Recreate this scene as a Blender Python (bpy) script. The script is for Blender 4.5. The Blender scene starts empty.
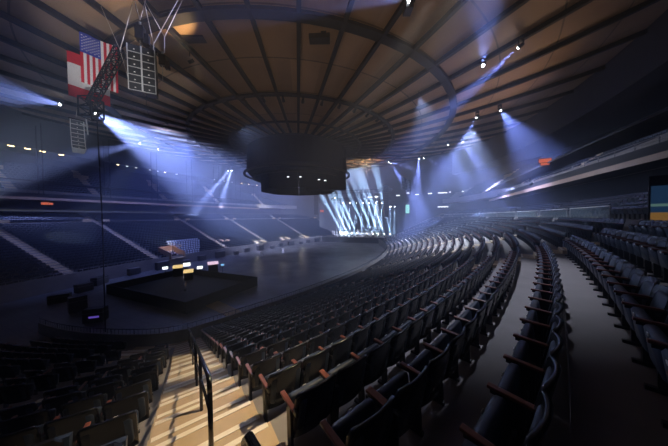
import bpy, math, random
import numpy as np
from math import sin, cos, radians, pi, hypot, atan2, sqrt, tan
from mathutils import Matrix, Vector
random.seed(7); rng = np.random.default_rng(7)
SC = bpy.context.scene; COL = SC.collection

# ------------------------------------------------------------------ camera
EYE = 9.0
F, PITCH, ROLL = 217.0, -0.025, -0.013
def cam_vec(x, y, z):
    x, z = x*cos(ROLL)-z*sin(ROLL), x*sin(ROLL)+z*cos(ROLL)
    y, z = y*cos(PITCH)-z*sin(PITCH), y*sin(PITCH)+z*cos(PITCH)
    return Vector((x, y, z))
RT, FW, UP = cam_vec(1,0,0), cam_vec(0,1,0), cam_vec(0,0,1)
cd = bpy.data.cameras.new('camera'); cam = bpy.data.objects.new('camera', cd); COL.objects.link(cam)
cd.sensor_fit = 'HORIZONTAL'; cd.sensor_width = 36; cd.lens = 36*F/668; cd.clip_start = 0.05; cd.clip_end = 400
M = Matrix((RT, UP, -FW)).transposed().to_4x4(); M.translation = (0, 0, EYE); cam.matrix_world = M
SC.camera = cam
SC.view_settings.view_transform = 'Standard'; SC.view_settings.look = 'None'
SC.view_settings.gamma = 1; SC.view_settings.use_curve_mapping = False
SC.view_settings.exposure = 0.0
SC.cycles.use_denoising = True
SC.cycles.max_bounces = 4; SC.cycles.diffuse_bounces = 2; SC.cycles.glossy_bounces = 2
SC.cycles.transmission_bounces = 2; SC.cycles.volume_bounces = 0; SC.cycles.transparent_max_bounces = 8
SC.cycles.sample_clamp_indirect = 3.0; SC.cycles.sample_clamp_direct = 0

# ------------------------------------------------------------------ haze
W = bpy.data.worlds.new('world'); SC.world = W; W.use_nodes = True
nt = W.node_tree; nt.nodes.clear()
wo = nt.nodes.new('ShaderNodeOutputWorld'); bg = nt.nodes.new('ShaderNodeBackground'); bg.inputs[0].default_value = (0,0,0,1)
vs = nt.nodes.new('ShaderNodeVolumeScatter'); vs.inputs['Color'].default_value = (0.55,0.66,1,1)
vs.inputs['Density'].default_value = 0.0055; vs.inputs['Anisotropy'].default_value = 0.0
nt.links.new(bg.outputs[0], wo.inputs[0]); nt.links.new(vs.outputs[0], wo.inputs['Volume'])

# ------------------------------------------------------------------ arena frame
TH = radians(23.4); AX = (sin(TH), cos(TH)); NX = (AX[1], -AX[0]); O = (-7.33, 46.0)
def aw(a, n, z=0.0): return Vector((O[0]+a*AX[0]+n*NX[0], O[1]+a*AX[1]+n*NX[1], z))
def at(u, v, y):     # a point seen at a photo pixel, y metres ahead of the camera
    q = cam_vec((u-334)/F, 1, (223-v)/F); q = q*(y/q.y); return Vector((q.x, q.y, q.z+EYE))
def roof_z(r): return EYE + 14.5 + .0025*r*r
def pol(r, t, z=None):   # polar about the hub, t=0 points at the camera side of the frame
    return Vector((O[0]+r*sin(t), O[1]-r*cos(t), roof_z(r) if z is None else z))
# plan of the seating bowl: per side a long arc, a tight corner and an end arc; (side, sign) -> (PS0, PS1, RS, RC, RE, N0)
PLAN = {('near', 1): (radians(23.5), radians(65), 75.12, 3.82, 21.72, -57.8), ('near', -1): (radians(23.5), radians(65), 75.12, 3.82, 21.72, -57.8),
        ('far', 1): (radians(12.5), radians(62), 120., 6., 24.7, -102.5), ('far', -1): (radians(24), radians(65), 120., 6., 21., -102.5)}
def ring(side, ps, d):
    """side 'near'/'far', ps = turn of the normal, d = metres out from the floor edge -> world xy, inward xy"""
    s = 1 if ps >= 0 else -1; a = abs(ps); PS0, PS1, RS, RC, RE, N0 = PLAN[side, s]
    if a <= PS0: A = -(RS+d)*sin(a); N = N0+(RS+d)*cos(a)
    else:
        b = min(a, PS1)
        A = -(RS+d)*sin(PS0)-(RC+d)*(sin(b)-sin(PS0)); N = N0+(RS+d)*cos(PS0)+(RC+d)*(cos(b)-cos(PS0))
        if a > PS1: A -= (RE+d)*(sin(a)-sin(PS1)); N += (RE+d)*(cos(a)-cos(PS1))
    A *= s; na, nn = -sin(ps), cos(ps)
    if side == 'far': A -= 7.0; N = -3.5-N; nn = -nn
    p = aw(A, N); return p.x, p.y, -(na*AX[0]+nn*NX[0]), -(na*AX[1]+nn*NX[1])
def arc(side, ps, d):  # arc length from ps=0
    s = 1 if ps >= 0 else -1; a = abs(ps); PS0, PS1, RS, RC, RE, N0 = PLAN[side, s]
    L = (RS+d)*min(a, PS0)+(RC+d)*max(0, min(a, PS1)-PS0)+(RE+d)*max(0, a-PS1); return s*L
def inv_arc(side, L, d):
    s = 1 if L >= 0 else -1; L = abs(L); PS0, PS1, RS, RC, RE, N0 = PLAN[side, s]; L0 = (RS+d)*PS0; L1 = L0+(RC+d)*(PS1-PS0)
    if L < L0: return s*L/(RS+d)
    if L < L1: return s*(PS0+(L-L0)/(RC+d))
    return s*(PS1+(L-L1)/(RE+d))

# ------------------------------------------------------------------ materials
def mat(name, col, rough=.6, metal=0, noise=0, scale=4, spec=.5, bump=0, coat=0):
    m = bpy.data.materials.new(name); m.use_nodes = True; t = m.node_tree; b = t.nodes['Principled BSDF']
    b.inputs['Base Color'].default_value = (*col, 1); b.inputs['Roughness'].default_value = rough
    b.inputs['Metallic'].default_value = metal; b.inputs['Specular IOR Level'].default_value = spec
    if coat: b.inputs['Coat Weight'].default_value = coat; b.inputs['Coat Roughness'].default_value = .15
    if noise or bump:
        tc = t.nodes.new('ShaderNodeTexCoord'); n = t.nodes.new('ShaderNodeTexNoise')
        n.inputs['Scale'].default_value = scale; n.inputs['Detail'].default_value = 5
        t.links.new(tc.outputs['Object'], n.inputs['Vector'])
        if noise:
            mr = t.nodes.new('ShaderNodeMapRange'); mr.inputs[3].default_value = 1-noise; mr.inputs[4].default_value = 1+noise
            mx = t.nodes.new('ShaderNodeVectorMath'); mx.operation = 'SCALE'; mx.inputs[0].default_value = col
            t.links.new(n.outputs[0], mr.inputs[0]); t.links.new(mr.outputs[0], mx.inputs['Scale']); t.links.new(mx.outputs[0], b.inputs['Base Color'])
        if bump:
            bp = t.nodes.new('ShaderNodeBump'); bp.inputs['Strength'].default_value = bump; bp.inputs['Distance'].default_value = .02
            t.links.new(n.outputs[0], bp.inputs['Height']); t.links.new(bp.outputs[0], b.inputs['Normal'])
    return m
def glow(name, col, k):
    m = bpy.data.materials.new(name); m.use_nodes = True; b = m.node_tree.nodes['Principled BSDF']
    b.inputs['Base Color'].default_value = (.02,.02,.02,1); b.inputs['Emission Color'].default_value = (*col, 1); b.inputs['Emission Strength'].default_value = k
    return m
m_conc = mat('concrete', (.20,.19,.19), .75, noise=.25, scale=1.5, bump=.2)
m_step = mat('step_concrete', (.46,.35,.22), .6, noise=.22, scale=2.5, bump=.2)
m_nose = mat('step_nosing', (.78,.72,.60), .5)
m_shell = mat('seat_shell', (.0035,.004,.0055), .27, spec=.35)
m_pad = mat('seat_fabric', (.012,.022,.042), .50, noise=.3, scale=30, spec=.5)
m_arm = mat('armrest_wood', (.15,.042,.024), .35, noise=.3, scale=20)
m_iron = mat('cast_iron', (.012,.012,.014), .45)
m_plate = mat('number_plate', (.75,.75,.78), .4)
m_rail = mat('dark_steel', (.05,.05,.055), .22, metal=.9)
m_black = mat('black_paint', (.006,.006,.008), .7, spec=.3)
m_blackg = mat('black_semi_gloss', (.015,.015,.018), .35)
m_brown = mat('bridge_panel', (.30,.19,.13), .5, noise=.15, scale=.8)
m_dark = mat('dark_wall', (.030,.028,.030), .8, noise=.3, scale=.6)
m_drum = mat('drum_cloth', (.006,.008,.018), .95, spec=.1)
m_white = mat('white_laminate', (.75,.75,.75), .4)
m_grey = mat('grey_metal', (.25,.25,.27), .4, metal=.6)
m_cable = mat('steel_cable', (.55,.50,.42), .4, metal=.3)
m_drape = mat('stage_drape', (.05,.055,.07), .9, noise=.2, scale=2)
m_ply = mat('plywood', (.30,.21,.08), .6, noise=.3, scale=3)
m_lens = glow('lamp_lens', (.80,.86,1), 60)
m_bulb = glow('warm_bulb', (1,.72,.40), 7)
m_strip = glow('white_strip', (.80,.85,1), 2.2)
m_red = glow('red_sign', (1,.22,.12), .6)

def ceiling_mat():
    m = mat('ceiling_panel', (.30,.20,.13), .65); t = m.node_tree; b = t.nodes['Principled BSDF']
    g = t.nodes.new('ShaderNodeNewGeometry'); s = t.nodes.new('ShaderNodeVectorMath'); s.operation = 'SUBTRACT'; s.inputs[1].default_value = (O[0], O[1], 0)
    sx = t.nodes.new('ShaderNodeSeparateXYZ'); cx = t.nodes.new('ShaderNodeCombineXYZ'); ln = t.nodes.new('ShaderNodeVectorMath'); ln.operation = 'LENGTH'
    t.links.new(g.outputs['Position'], s.inputs[0]); t.links.new(s.outputs[0], sx.inputs[0]); t.links.new(sx.outputs[0], cx.inputs[0]); t.links.new(sx.outputs[1], cx.inputs[1]); t.links.new(cx.outputs[0], ln.inputs[0])
    def mth(op, a, bv, c=None):
        n = t.nodes.new('ShaderNodeMath'); n.operation = op
        if isinstance(a, float): n.inputs[0].default_value = a
        else: t.links.new(a, n.inputs[0])
        if isinstance(bv, (float, int)): n.inputs[1].default_value = bv
        else: t.links.new(bv, n.inputs[1])
        return n.outputs[0]
    f = mth('MODULO', mth('ADD', ln.outputs['Value'], 48.-24.1+.06), 4.8); seam = mth('LESS_THAN', f, .14)
    ang = mth('ARCTAN2', sx.outputs[0], sx.outputs[1]); cell = mth('FLOOR', mth('MULTIPLY', ang, 48/(2*pi)), 0)
    no = t.nodes.new('ShaderNodeTexNoise'); no.inputs['Scale'].default_value = .35; no.inputs['Detail'].default_value = 6; t.links.new(g.outputs['Position'], no.inputs['Vector'])
    wn = t.nodes.new('ShaderNodeTexWhiteNoise'); wn.noise_dimensions = '2D'; c2 = t.nodes.new('ShaderNodeCombineXYZ')
    t.links.new(cell, c2.inputs[0]); t.links.new(mth('FLOOR', mth('DIVIDE', mth('ADD', ln.outputs['Value'], 48.-24.1+.06), 4.8), 0), c2.inputs[1]); t.links.new(c2.outputs[0], wn.inputs['Vector'])
    k = mth('ADD', mth('MULTIPLY', no.outputs[0], .5), mth('MULTIPLY', wn.outputs[0], .25)); k = mth('ADD', k, .6)
    k = mth('MULTIPLY', k, mth('SUBTRACT', 1., mth('MULTIPLY', seam, .6)))
    v = t.nodes.new('ShaderNodeVectorMath'); v.operation = 'SCALE'; v.inputs[0].default_value = (.30,.20,.125); t.links.new(k, v.inputs['Scale']); t.links.new(v.outputs[0], b.inputs['Base Color'])
    return m
def floor_mat():
    m = mat('arena_floor', (.10,.10,.11), .3); t = m.node_tree; b = t.nodes['Principled BSDF']
    g = t.nodes.new('ShaderNodeNewGeometry'); n = t.nodes.new('ShaderNodeTexNoise'); n.inputs['Scale'].default_value = .25; n.inputs['Detail'].default_value = 7
    t.links.new(g.outputs['Position'], n.inputs['Vector'])
    r = t.nodes.new('ShaderNodeMapRange'); r.inputs[1].default_value = .3; r.inputs[2].default_value = .7; r.inputs[3].default_value = .28; r.inputs[4].default_value = .48
    t.links.new(n.outputs[0], r.inputs[0]); t.links.new(r.outputs[0], b.inputs['Roughness'])
    mp = t.nodes.new('ShaderNodeMapping'); mp.inputs['Rotation'].default_value = (0,0,TH); t.links.new(g.outputs['Position'], mp.inputs[0])
    br = t.nodes.new('ShaderNodeTexBrick'); br.inputs['Scale'].default_value = .4; br.inputs['Mortar Size'].default_value = .008; br.inputs['Color1'].default_value = (.105,.105,.115,1); br.inputs['Color2'].default_value = (.080,.080,.090,1); br.inputs['Mortar'].default_value = (.035,.035,.04,1)
    t.links.new(mp.outputs[0], br.inputs['Vector']); t.links.new(br.outputs[0], b.inputs['Base Color'])
    return m

# ------------------------------------------------------------------ mesh helpers
class MB:
    def __init__(s): s.v = []; s.f = []; s.mi = []
    def add(s, vs, fs, mi=0):
        k = len(s.v); s.v += [tuple(p) for p in vs]; s.f += [tuple(i+k for i in f) for f in fs]; s.mi += [mi]*len(fs); return s
    def box(s, c, size, rz=0, mi=0, M=None):
        x, y, z = [q/2 for q in size]; R = Matrix.Rotation(rz, 4, 'Z') if M is None else M; c = Vector(c)
        vs = [c+R@Vector((i*x, j*y, k*z)) for i in (-1,1) for j in (-1,1) for k in (-1,1)]
        return s.add(vs, [(0,1,3,2),(4,6,7,5),(0,4,5,1),(2,3,7,6),(0,2,6,4),(1,5,7,3)], mi)
    def bar(s, p, q, w, h=None, mi=0):
        p, q = Vector(p), Vector(q); d = q-p; L = d.length
        if L < 1e-6: return s
        d /= L; u = d.cross(Vector((0,0,1)));
        if u.length < 1e-4: u = Vector((1,0,0))
        u.normalize(); t = u.cross(d); h = h or w
        vs = [P+u*(i*w/2)+t*(j*h/2) for P in (p, q) for i, j in ((-1,-1),(1,-1),(1,1),(-1,1))]
        return s.add(vs, [(0,1,2,3),(7,6,5,4),(0,4,5,1),(1,5,6,2),(2,6,7,3),(3,7,4,0)], mi)
    def tube(s, pts, r, n=8, mi=0, cap=True):
        pts = [Vector(p) for p in pts]; rs = r if isinstance(r, (list, tuple)) else [r]*len(pts); k0 = len(s.v); prev = None
        for i, p in enumerate(pts):
            d = (pts[min(i+1, len(pts)-1)]-pts[max(i-1, 0)]).normalized()
            u = prev-d*prev.dot(d) if prev is not None else d.cross(Vector((0,0,1)) if abs(d.z) < .9 else Vector((1,0,0)))
            u.normalize(); prev = u; w = d.cross(u)
            s.v += [tuple(p+(u*cos(2*pi*j/n)+w*sin(2*pi*j/n))*rs[i]) for j in range(n)]
        for i in range(len(pts)-1):
            for j in range(n): a = k0+i*n+j; b = k0+i*n+(j+1) % n; s.f.append((a, b, b+n, a+n)); s.mi.append(mi)
        if cap: s.f += [tuple(k0+j for j in reversed(range(n))), tuple(k0+(len(pts)-1)*n+j for j in range(n))]; s.mi += [mi, mi]
        return s
    def lathe(s, prof, c=(0,0,0), n=24, mi=0, t0=0, t1=2*pi):
        k0 = len(s.v); full = abs(t1-t0-2*pi) < 1e-6; m = n if full else n+1
        for r, z in prof: s.v += [(c[0]+r*sin(t0+(t1-t0)*j/n), c[1]-r*cos(t0+(t1-t0)*j/n), c[2]+z) for j in range(m)]
        for i in range(len(prof)-1):
            for j in range(n): a = k0+i*m+j; b = k0+i*m+(j+1) % m; s.f.append((a, b, b+m, a+m)); s.mi.append(mi)
        return s
    def prism(s, poly, axis_pts, mi=0):
        """poly: list of 3D vectors, extruded by vector"""
        e = Vector(axis_pts); n = len(poly); P = [Vector(p) for p in poly]
        return s.add(P+[p+e for p in P], [tuple(range(n)), tuple(reversed(range(n, 2*n)))]+[(i, n+i, n+(i+1) % n, (i+1) % n) for i in range(n)], mi)
    def build(s, name, mats, parent=None, smooth=False, bevel=0):
        me = bpy.data.meshes.new(name); me.from_pydata(s.v, [], s.f)
        for m in (mats if isinstance(mats, (list, tuple)) else [mats]): me.materials.append(m)
        if any(s.mi): me.polygons.foreach_set('material_index', s.mi)
        if smooth: me.polygons.foreach_set('use_smooth', [True]*len(s.f))
        me.validate(); me.update()
        import bmesh
        if len(s.f) < 60000:
            b = bmesh.new(); b.from_mesh(me); bmesh.ops.recalc_face_normals(b, faces=b.faces)
            if bevel: bmesh.ops.bevel(b, geom=list(b.edges), offset=bevel, segments=2, affect='EDGES', profile=.6)
            b.to_mesh(me); b.free()
        o = bpy.data.objects.new(name, me); COL.objects.link(o)
        if parent: o.parent = parent
        return o
def tag(o, label, cat, group=None, kind=None):
    o['label'] = label; o['category'] = cat
    if group: o['group'] = group
    if kind: o['kind'] = kind
    return o
def struct(o, label=None):
    o['kind'] = 'structure'
    if label: o['label'] = label
    return o
def empty(name, loc, rz=0, label=None, cat=None, group=None):
    o = bpy.data.objects.new(name, None); COL.objects.link(o); o.location = loc; o.rotation_euler = (0,0,rz)
    if label: tag(o, label, cat, group)
    return o
def aim(o, d):  # turn -Z towards d
    o.rotation_mode = 'QUATERNION'; o.rotation_quaternion = Vector(d).to_track_quat('-Z', 'Y')
def copy_tree(o, parent=None):
    c = o.copy(); COL.objects.link(c)
    if parent: c.parent = parent
    for ch in [x for x in KIDS.get(o.name, ())]: copy_tree(ch, c)
    return c
KIDS = {}
def note_kids(root):
    KIDS[root.name] = list(root.children)
    for c in root.children: note_kids(c)

# ------------------------------------------------------------------ the building
PITCH_ROW, RISE = .87, .32
ROWS = []                                   # (d, z) of every seating tread of the lower bowl
for i in range(22): ROWS.append((i*PITCH_ROW, EYE-7.8+i*RISE))
WALK = (22*PITCH_ROW, EYE-7.8+22*RISE)      # cross walkway
for i in range(5): ROWS.append((22*PITCH_ROW+1.7+i*PITCH_ROW, WALK[1]+.42+i*RISE))
BACK_D = ROWS[-1][0]+PITCH_ROW; BACK_Z = ROWS[-1][1]

struct(MB().lathe([(0.01,0),(62,0)], (O[0],O[1],0), 64).build('floor', floor_mat()))
cm = ceiling_mat()
struct(MB().lathe([(r, roof_z(r)) for r in (1.5,6,10,14,18,22,26,30,34,38,42,46,50,54,58,61.8)], (O[0],O[1],0), 96).build('ceiling', cm, smooth=True))
struct(MB().lathe([(61.5,0),(61.5,34)], (O[0],O[1],0), 96).build('wall_outer', m_dark))

def sweep(profile, psis, side, close=False):
    """profile [(d,z)] carried along the ring"""
    mb = MB(); n = len(profile); k = []
    for ps in psis:
        for d, z in profile: x, y, _, _ = ring(side, ps, d); mb.v.append((x, y, z))
    for i in range(len(psis)-1):
        for j in range(n if close else n-1):
            a = i*n+j; b = i*n+(j+1) % n; mb.f.append((a, b, b+n, a+n)); mb.mi.append(0)
    if close:
        mb.f += [tuple(range(n)), tuple((len(psis)-1)*n+j for j in reversed(range(n)))]; mb.mi += [0, 0]
    return mb
def join(mbs):
    o = MB()
    for m in mbs: o.add(m.v, m.f)
    return o
PN = [radians(a) for a in list(np.linspace(-40, -23.5, 8))+list(np.linspace(-22, 22, 30))+list(np.linspace(23.5, 65, 30))+list(np.linspace(67, 90, 10))]
PF = [radians(a) for a in list(np.linspace(-60, -24.5, 16))+list(np.linspace(-24, 12.5, 30))+list(np.linspace(14, 90, 30))]
def terrace_profile(f_z):
    p = [(-.25, 0), (-.25, f_z), (-.12, f_z), (-.12, ROWS[0][1]-0.02)]
    for i, (d, z) in enumerate(ROWS):
        if i == 22: p += [(WALK[0], p[-1][1]), (WALK[0], WALK[1]), (d, WALK[1])]
        if i: p.append((d, p[-1][1]))
        p.append((d if i else -.12, z))
    p += [(BACK_D, BACK_Z), (BACK_D, BACK_Z), (BACK_D+9, BACK_Z)]
    return p
TP = terrace_profile(ROWS[0][1]+.75)
struct(sweep(TP, PN, 'near').build('seating_terrace', m_conc), 'near side concrete seating terrace')
struct(sweep(TP, PF, 'far').build('seating_terrace', m_conc), 'far side concrete seating terrace')
# rear wall of the concourse under the upper deck, soffit, upper deck, fascia, per side
UP_ROWS = [(26+i*.82, EYE+5.2+i*.56) for i in range(14)]
for side, P in (('near', PN), ('far', PF)):
    struct(sweep([(BACK_D+4, BACK_Z), (BACK_D+4, EYE+5)], P, side).build('wall_'+side+'_concourse', m_dark))
    prof = [(25.2, EYE+4.5), (25.2, EYE+6.0), (25.35, EYE+6.0), (25.35, EYE+5.2)]
    for i, (d, z) in enumerate(UP_ROWS):
        if i: prof.append((d, prof[-1][1]))
        prof.append((d, z))
    prof += [(39, UP_ROWS[-1][1]), (39, EYE+4.5)]
    struct(sweep(prof, P, side, True).build('upper_deck', m_conc), side+' side concrete upper deck')
    struct(sweep([(29.5, EYE+15.0), (29.5, EYE+26), (30.5, EYE+26), (39, EYE+15.6), (39, EYE+15.0)], P, side, True).build('wall_'+side+'_fascia', m_dark))

# roof beams and rings
for k in range(48):
    t = radians(9.5)-radians(7.5)*k; t = radians(9.49)+k*radians(7.5)
    mb = MB(); rs = [7.5,12,16,20,24,28,32,36,40,44,48,52,56,60.5]
    tx, ty = cos(t), sin(t)
    for w, h0, h1 in ((.20, .05, .48), (.36, .48, .54)):
        k0 = len(mb.v)
        for r in rs:
            c = pol(r, t)
            for sw, hh in ((-w/2, h0), (w/2, h0), (w/2, h1), (-w/2, h1)): mb.v.append((c.x+tx*sw, c.y+ty*sw, c.z-hh))
        for i in range(len(rs)-1):
            for j in range(4): a = k0+i*4+j; b = k0+i*4+(j+1) % 4; mb.f.append((a, b, b+4, a+4)); mb.mi.append(0)
        mb.f += [(k0, k0+1, k0+2, k0+3), tuple(k0+(len(rs)-1)*4+j for j in (3,2,1,0))]; mb.mi += [0, 0]
    struct(mb.build('roof_beam', m_black))
def catwalk(R, w, drop, h, name, n=96):
    z = roof_z(R)-drop
    return MB().lathe([(R-w/2, z), (R+w/2, z), (R+w/2, z+h), (R-w/2, z+h), (R-w/2, z)], (O[0],O[1],0), n)
struct(catwalk(28.6, .9, .50, .30, 'c').build('catwalk', m_black), 'wide outer ring catwalk')
struct(catwalk(19.3, .55, .50, .25, 'c').build('catwalk', m_black), 'narrow inner ring catwalk')
struct(catwalk(13.0, .35, .50, .2, 'c').build('catwalk', m_black), 'ring rail close to the hub')

# bridges: long box galleries that hang over both sides
def bridge(nn, face, name):
    mb = MB(); z0 = EYE+3.9
    def q(a, n, z): return aw(a, n, z)
    a0, a1 = -44, 30
    w = 3.2*face
    for n0, n1, za, zb, mi in ((nn, nn+w, z0, z0+.25, 1), (nn-.12*face, nn, z0-.12, z0+.36, 0), (nn-.05*face, nn, z0+.36, z0+1.05, 1), (nn+w, nn+w+.12*face, z0, z0+1.0, 0), (nn, nn+w, z0+3.1, z0+3.3, 1)):
        v = [q(a, n, z) for a in (a0, a1) for n in (n0, n1) for z in (za, zb)]
        mb.add(v, [(0,1,3,2),(4,6,7,5),(0,4,5,1),(2,3,7,6),(0,2,6,4),(1,5,7,3)], mi)
    root = mb.build(name, [m_brown, m_black])
    return struct(root, name)
bridge_far = bridge(-38.2, -1, 'bridge'); bridge_near = bridge(40.0, 1, 'bridge')
bridge_far['label'] = 'far side bridge gallery with brown front'; bridge_near['label'] = 'near side bridge gallery with brown front'
for nn, f in ((-38.2, -1), (40.0, 1)):
    rl = MB()
    for zz in (1.3, 1.55): rl.tube([aw(-44, nn, EYE+3.9+zz), aw(30, nn, EYE+3.9+zz)], .03, 6)
    for k in range(38): rl.bar(aw(-44+2*k, nn, EYE+4.9), aw(-44+2*k, nn, EYE+5.45), .05)
    struct(rl.build('bridge_railing', m_grey))
    hg = MB()
    if f > 0: continue
    for k in range(9):
        for dn in (.4, 2.8): hg.bar(aw(-42+9*k, nn+f*dn, EYE+4), aw(-42+9*k, nn+f*dn, roof_z(35)), .12)
    struct(hg.build('bridge_hangers', m_black), 'steel hangers of the bridge')

# stair aisles
AISLE_NEAR = [radians(a) for a in (31.4, 16.4, 8.6, .8, -7, -15, -22.5, 47, 65)]
AISLE_FAR = [radians(a) for a in (9.3, 4.0, -3.3, -9.6, -17.8, 35, -40)]
def aisle(side, psa, hw=.68, rows=ROWS, nosing=True, dmin=0):
    mb = MB(); x0, y0, ix, iy = ring(side, psa, 0); ox, oy = -ix, -iy; rx, ry = -iy, ix   # r = lateral
    rz = atan2(oy, ox)
    def q(d, l, z): return (x0+ox*d+rx*l, y0+oy*d+ry*l, z)
    def bx(d0, d1, l0, l1, z0, z1, mi):
        mb.add([q(d, l, z) for d in (d0, d1) for l in (l0, l1) for z in (z0, z1)], [(0,1,3,2),(4,6,7,5),(0,4,5,1),(2,3,7,6),(0,2,6,4),(1,5,7,3)], mi)
    for i, (d, z) in enumerate(rows):
        if i == 22: pd, pz = WALK
        elif i: pd, pz = rows[i-1]
        else: bx(d-.1, d+PITCH_ROW, -hw, hw, z-.02, z+.012, 0); continue
        rise = z-pz
        bx(d-.38, d+.01, -hw, hw, pz+.0, pz+rise/2, 0)          # half step standing on the tread below
        bx(d, d+PITCH_ROW-.38, -hw, hw, z-.05, z+.012, 0)        # skin of the full tread
        if nosing:
            bx(d-.385, d-.31, -hw+.04, hw-.04, pz+rise/2, pz+rise/2+.008, 1)
            bx(d-.008, d+.065, -hw+.04, hw-.04, z+.012, z+.020, 1)
    return mb
for side, L in (('near', AISLE_NEAR), ('far', AISLE_FAR)):
    for psa in L:
        a_ = aisle(side, psa, .68 if side == 'near' else .8)
        if side == 'far':
            x, y, ix, iy = ring(side, psa, WALK[0]+.5); rz = atan2(-ix, iy); mm = Matrix.Rotation(rz, 4, 'Z')
            for sx in (-1, 1): a_.box(Vector((x, y, WALK[1]+.55))+mm@Vector((sx*1.5, 0, 0)), (1.2, .12, 1.1), rz)
            a_.box((x-ix*1.0, y-iy*1.0, WALK[1]+.06), (4.2, 1.5, .12), rz)
        struct(a_.build('stair_aisle', [m_step, m_nose]))
UP_AISLE = {'near': [radians(a) for a in (30, 21, 12.5, 5, -3, -11, -19)], 'far': [radians(a) for a in (14, 7.3, 2.7, -3.1, -9.6, -17, -30)]}
for side in ('near', 'far'):
    for psa in UP_AISLE[side]:
        mb = MB(); x0, y0, ix, iy = ring(side, psa, 0)
        for i, (d, z) in enumerate(UP_ROWS):
            for h, dd in ((0.02, .41), (.28, 0)):
                mb.box((x0-ix*(d+.2+dd*.5), y0-iy*(d+.2+dd*.5), z+h/2), (1.2, .41, h+.02), atan2(-ix, iy))
        # portal hood at the head of the aisle
        d, z = UP_ROWS[8]
        c = Vector((x0-ix*(d+1.4), y0-iy*(d+1.4), z+.8)); mb.box(c, (2.6, .2, 1.9), atan2(-ix, iy))
        struct(mb.build('stair_aisle', m_step))

# front rails of the terraces
for side, P in (('near', PN), ('far', PF)):
    mb = MB(); pts = []
    for ps in P: x, y, _, _ = ring(side, ps, -.18); pts.append((x, y, ROWS[0][1]+1.05))
    mb.tube(pts, .022, 6); L0, L1 = arc(side, P[0], -.18), arc(side, P[-1], -.18); n = int((L1-L0)/(.25 if side == 'near' else .9))
    for k in range(n+1):
        x, y, _, _ = ring(side, inv_arc(side, L0+(L1-L0)*k/n, -.18), -.18); mb.bar((x, y, ROWS[0][1]+.7), (x, y, ROWS[0][1]+1.05), .014 if k % 6 and side == 'near' else .03)
    struct(mb.build('front_railing', m_grey if side == 'far' else m_rail))

# ------------------------------------------------------------------ arena seats
# local frame: +y towards the floor of the arena, x along the row, z=0 on the tread; the riser behind is at y=-.25
def shell_mesh(w, z0, z1, nseg=8):
    """backrest outer shell: bowed, reclined, with rounded upper corners"""
    mb = MB(); zs = [0,.25,.5,.75,.87,.94,.98,1.0]; xs = np.linspace(-1, 1, nseg+1); V = {}
    for layer, off in ((0, 0), (1, .035)):
        for i, s in enumerate(zs):
            for j, x in enumerate(xs):
                k = min(1, max(0, (s-.80)/.20)); hw = w/2*(1-.12*(1-sqrt(max(0, 1-k*k)))-.02*(1-s)); dip = -.02*x*x if s > .9 else 0
                z = z0+(z1-z0)*s+dip; y = -.085-.115*s+.045*x*x+off
                V[layer, i, j] = len(mb.v); mb.v.append((x*hw, y, z))
    R, Cn = len(zs), len(xs)
    for i in range(R-1):
        for j in range(Cn-1):
            mb.f.append((V[0,i,j], V[0,i,j+1], V[0,i+1,j+1], V[0,i+1,j])); mb.f.append((V[1,i,j], V[1,i+1,j], V[1,i+1,j+1], V[1,i,j+1]))
    for j in range(Cn-1):
        mb.f.append((V[0,R-1,j], V[0,R-1,j+1], V[1,R-1,j+1], V[1,R-1,j])); mb.f.append((V[0,0,j+1], V[0,0,j], V[1,0,j], V[1,0,j+1]))
    for i in range(R-1):
        mb.f.append((V[0,i,0], V[0,i+1,0], V[1,i+1,0], V[1,i,0])); mb.f.append((V[0,i+1,Cn-1], V[0,i,Cn-1], V[1,i,Cn-1], V[1,i+1,Cn-1]))
    mb.mi = [0]*len(mb.f); return mb
def slab(w, h, t, M, rad=.05, n=4):
    """rounded-corner slab in xz, thickness along y, moved by M"""
    out = []
    for cx, cz, a0 in ((w/2-rad, h/2-rad, 0), (-w/2+rad, h/2-rad, pi/2), (-w/2+rad, -h/2+rad, pi), (w/2-rad, -h/2+rad, 1.5*pi)):
        for k in range(n+1): a = a0+pi/2*k/n; out.append((cx+rad*cos(a), cz+rad*sin(a)))
    mb = MB(); N = len(out); rows = [(-t/2, .93), (-t/2+t*.25, 1), (t/2-t*.25, 1), (t/2, .90)]
    for y, s in rows: mb.v += [tuple(M@Vector((x*s, y, z*s))) for x, z in out]
    for i in range(3):
        for j in range(N): a = i*N+j; b = i*N+(j+1) % N; mb.f.append((a, b, b+N, a+N))
    mb.f += [tuple(range(N)), tuple(3*N+j for j in reversed(range(N)))]; mb.mi = [0]*len(mb.f); return mb
T = Matrix.Translation; RX = lambda a: Matrix.Rotation(a, 4, 'X')
def make_seat(name):
    root = empty(name, (0,0,0))
    shell_mesh(.535, .30, .86, 8).build('backrest_shell', m_shell, root, smooth=True)
    p = slab(.46, .43, .05, T((0,-.100,.575))@RX(radians(12)), .07); p.build('backrest_pad', m_pad, root, smooth=True)
    pan = slab(.475, .34, .085, T((0,.085,.50))@RX(radians(-8)), .035).build('seat_pan', m_pad, root, smooth=True)
    slab(.055, .035, .006, T((0.0,.154,.635))@RX(radians(-8)), .010, 2).build('number_plate', m_plate, pan)
    mb = MB(); xa = -.268
    mb.bar((xa,-.10,.655), (xa,.20,.670), .052, .028); mb.build('armrest', m_arm, root, bevel=.008)
    mb = MB(); mb.bar((xa,.0,0), (xa,.02,.65), .03, .09); mb.bar((xa,-.16,.645), (xa,.18,.645), .025, .05); mb.bar((xa,-.06,.02), (xa,.12,.02), .05, .04)
    mb.bar((xa,.02,.42), (-xa,.02,.42), .03, .03); mb.build('support', m_iron, root)
    return root
seat0 = make_seat('arena_seat'); note_kids(seat0)
end_arm_mb = MB().bar((.268,-.10,.655), (.268,.20,.670), .052, .028)
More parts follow.
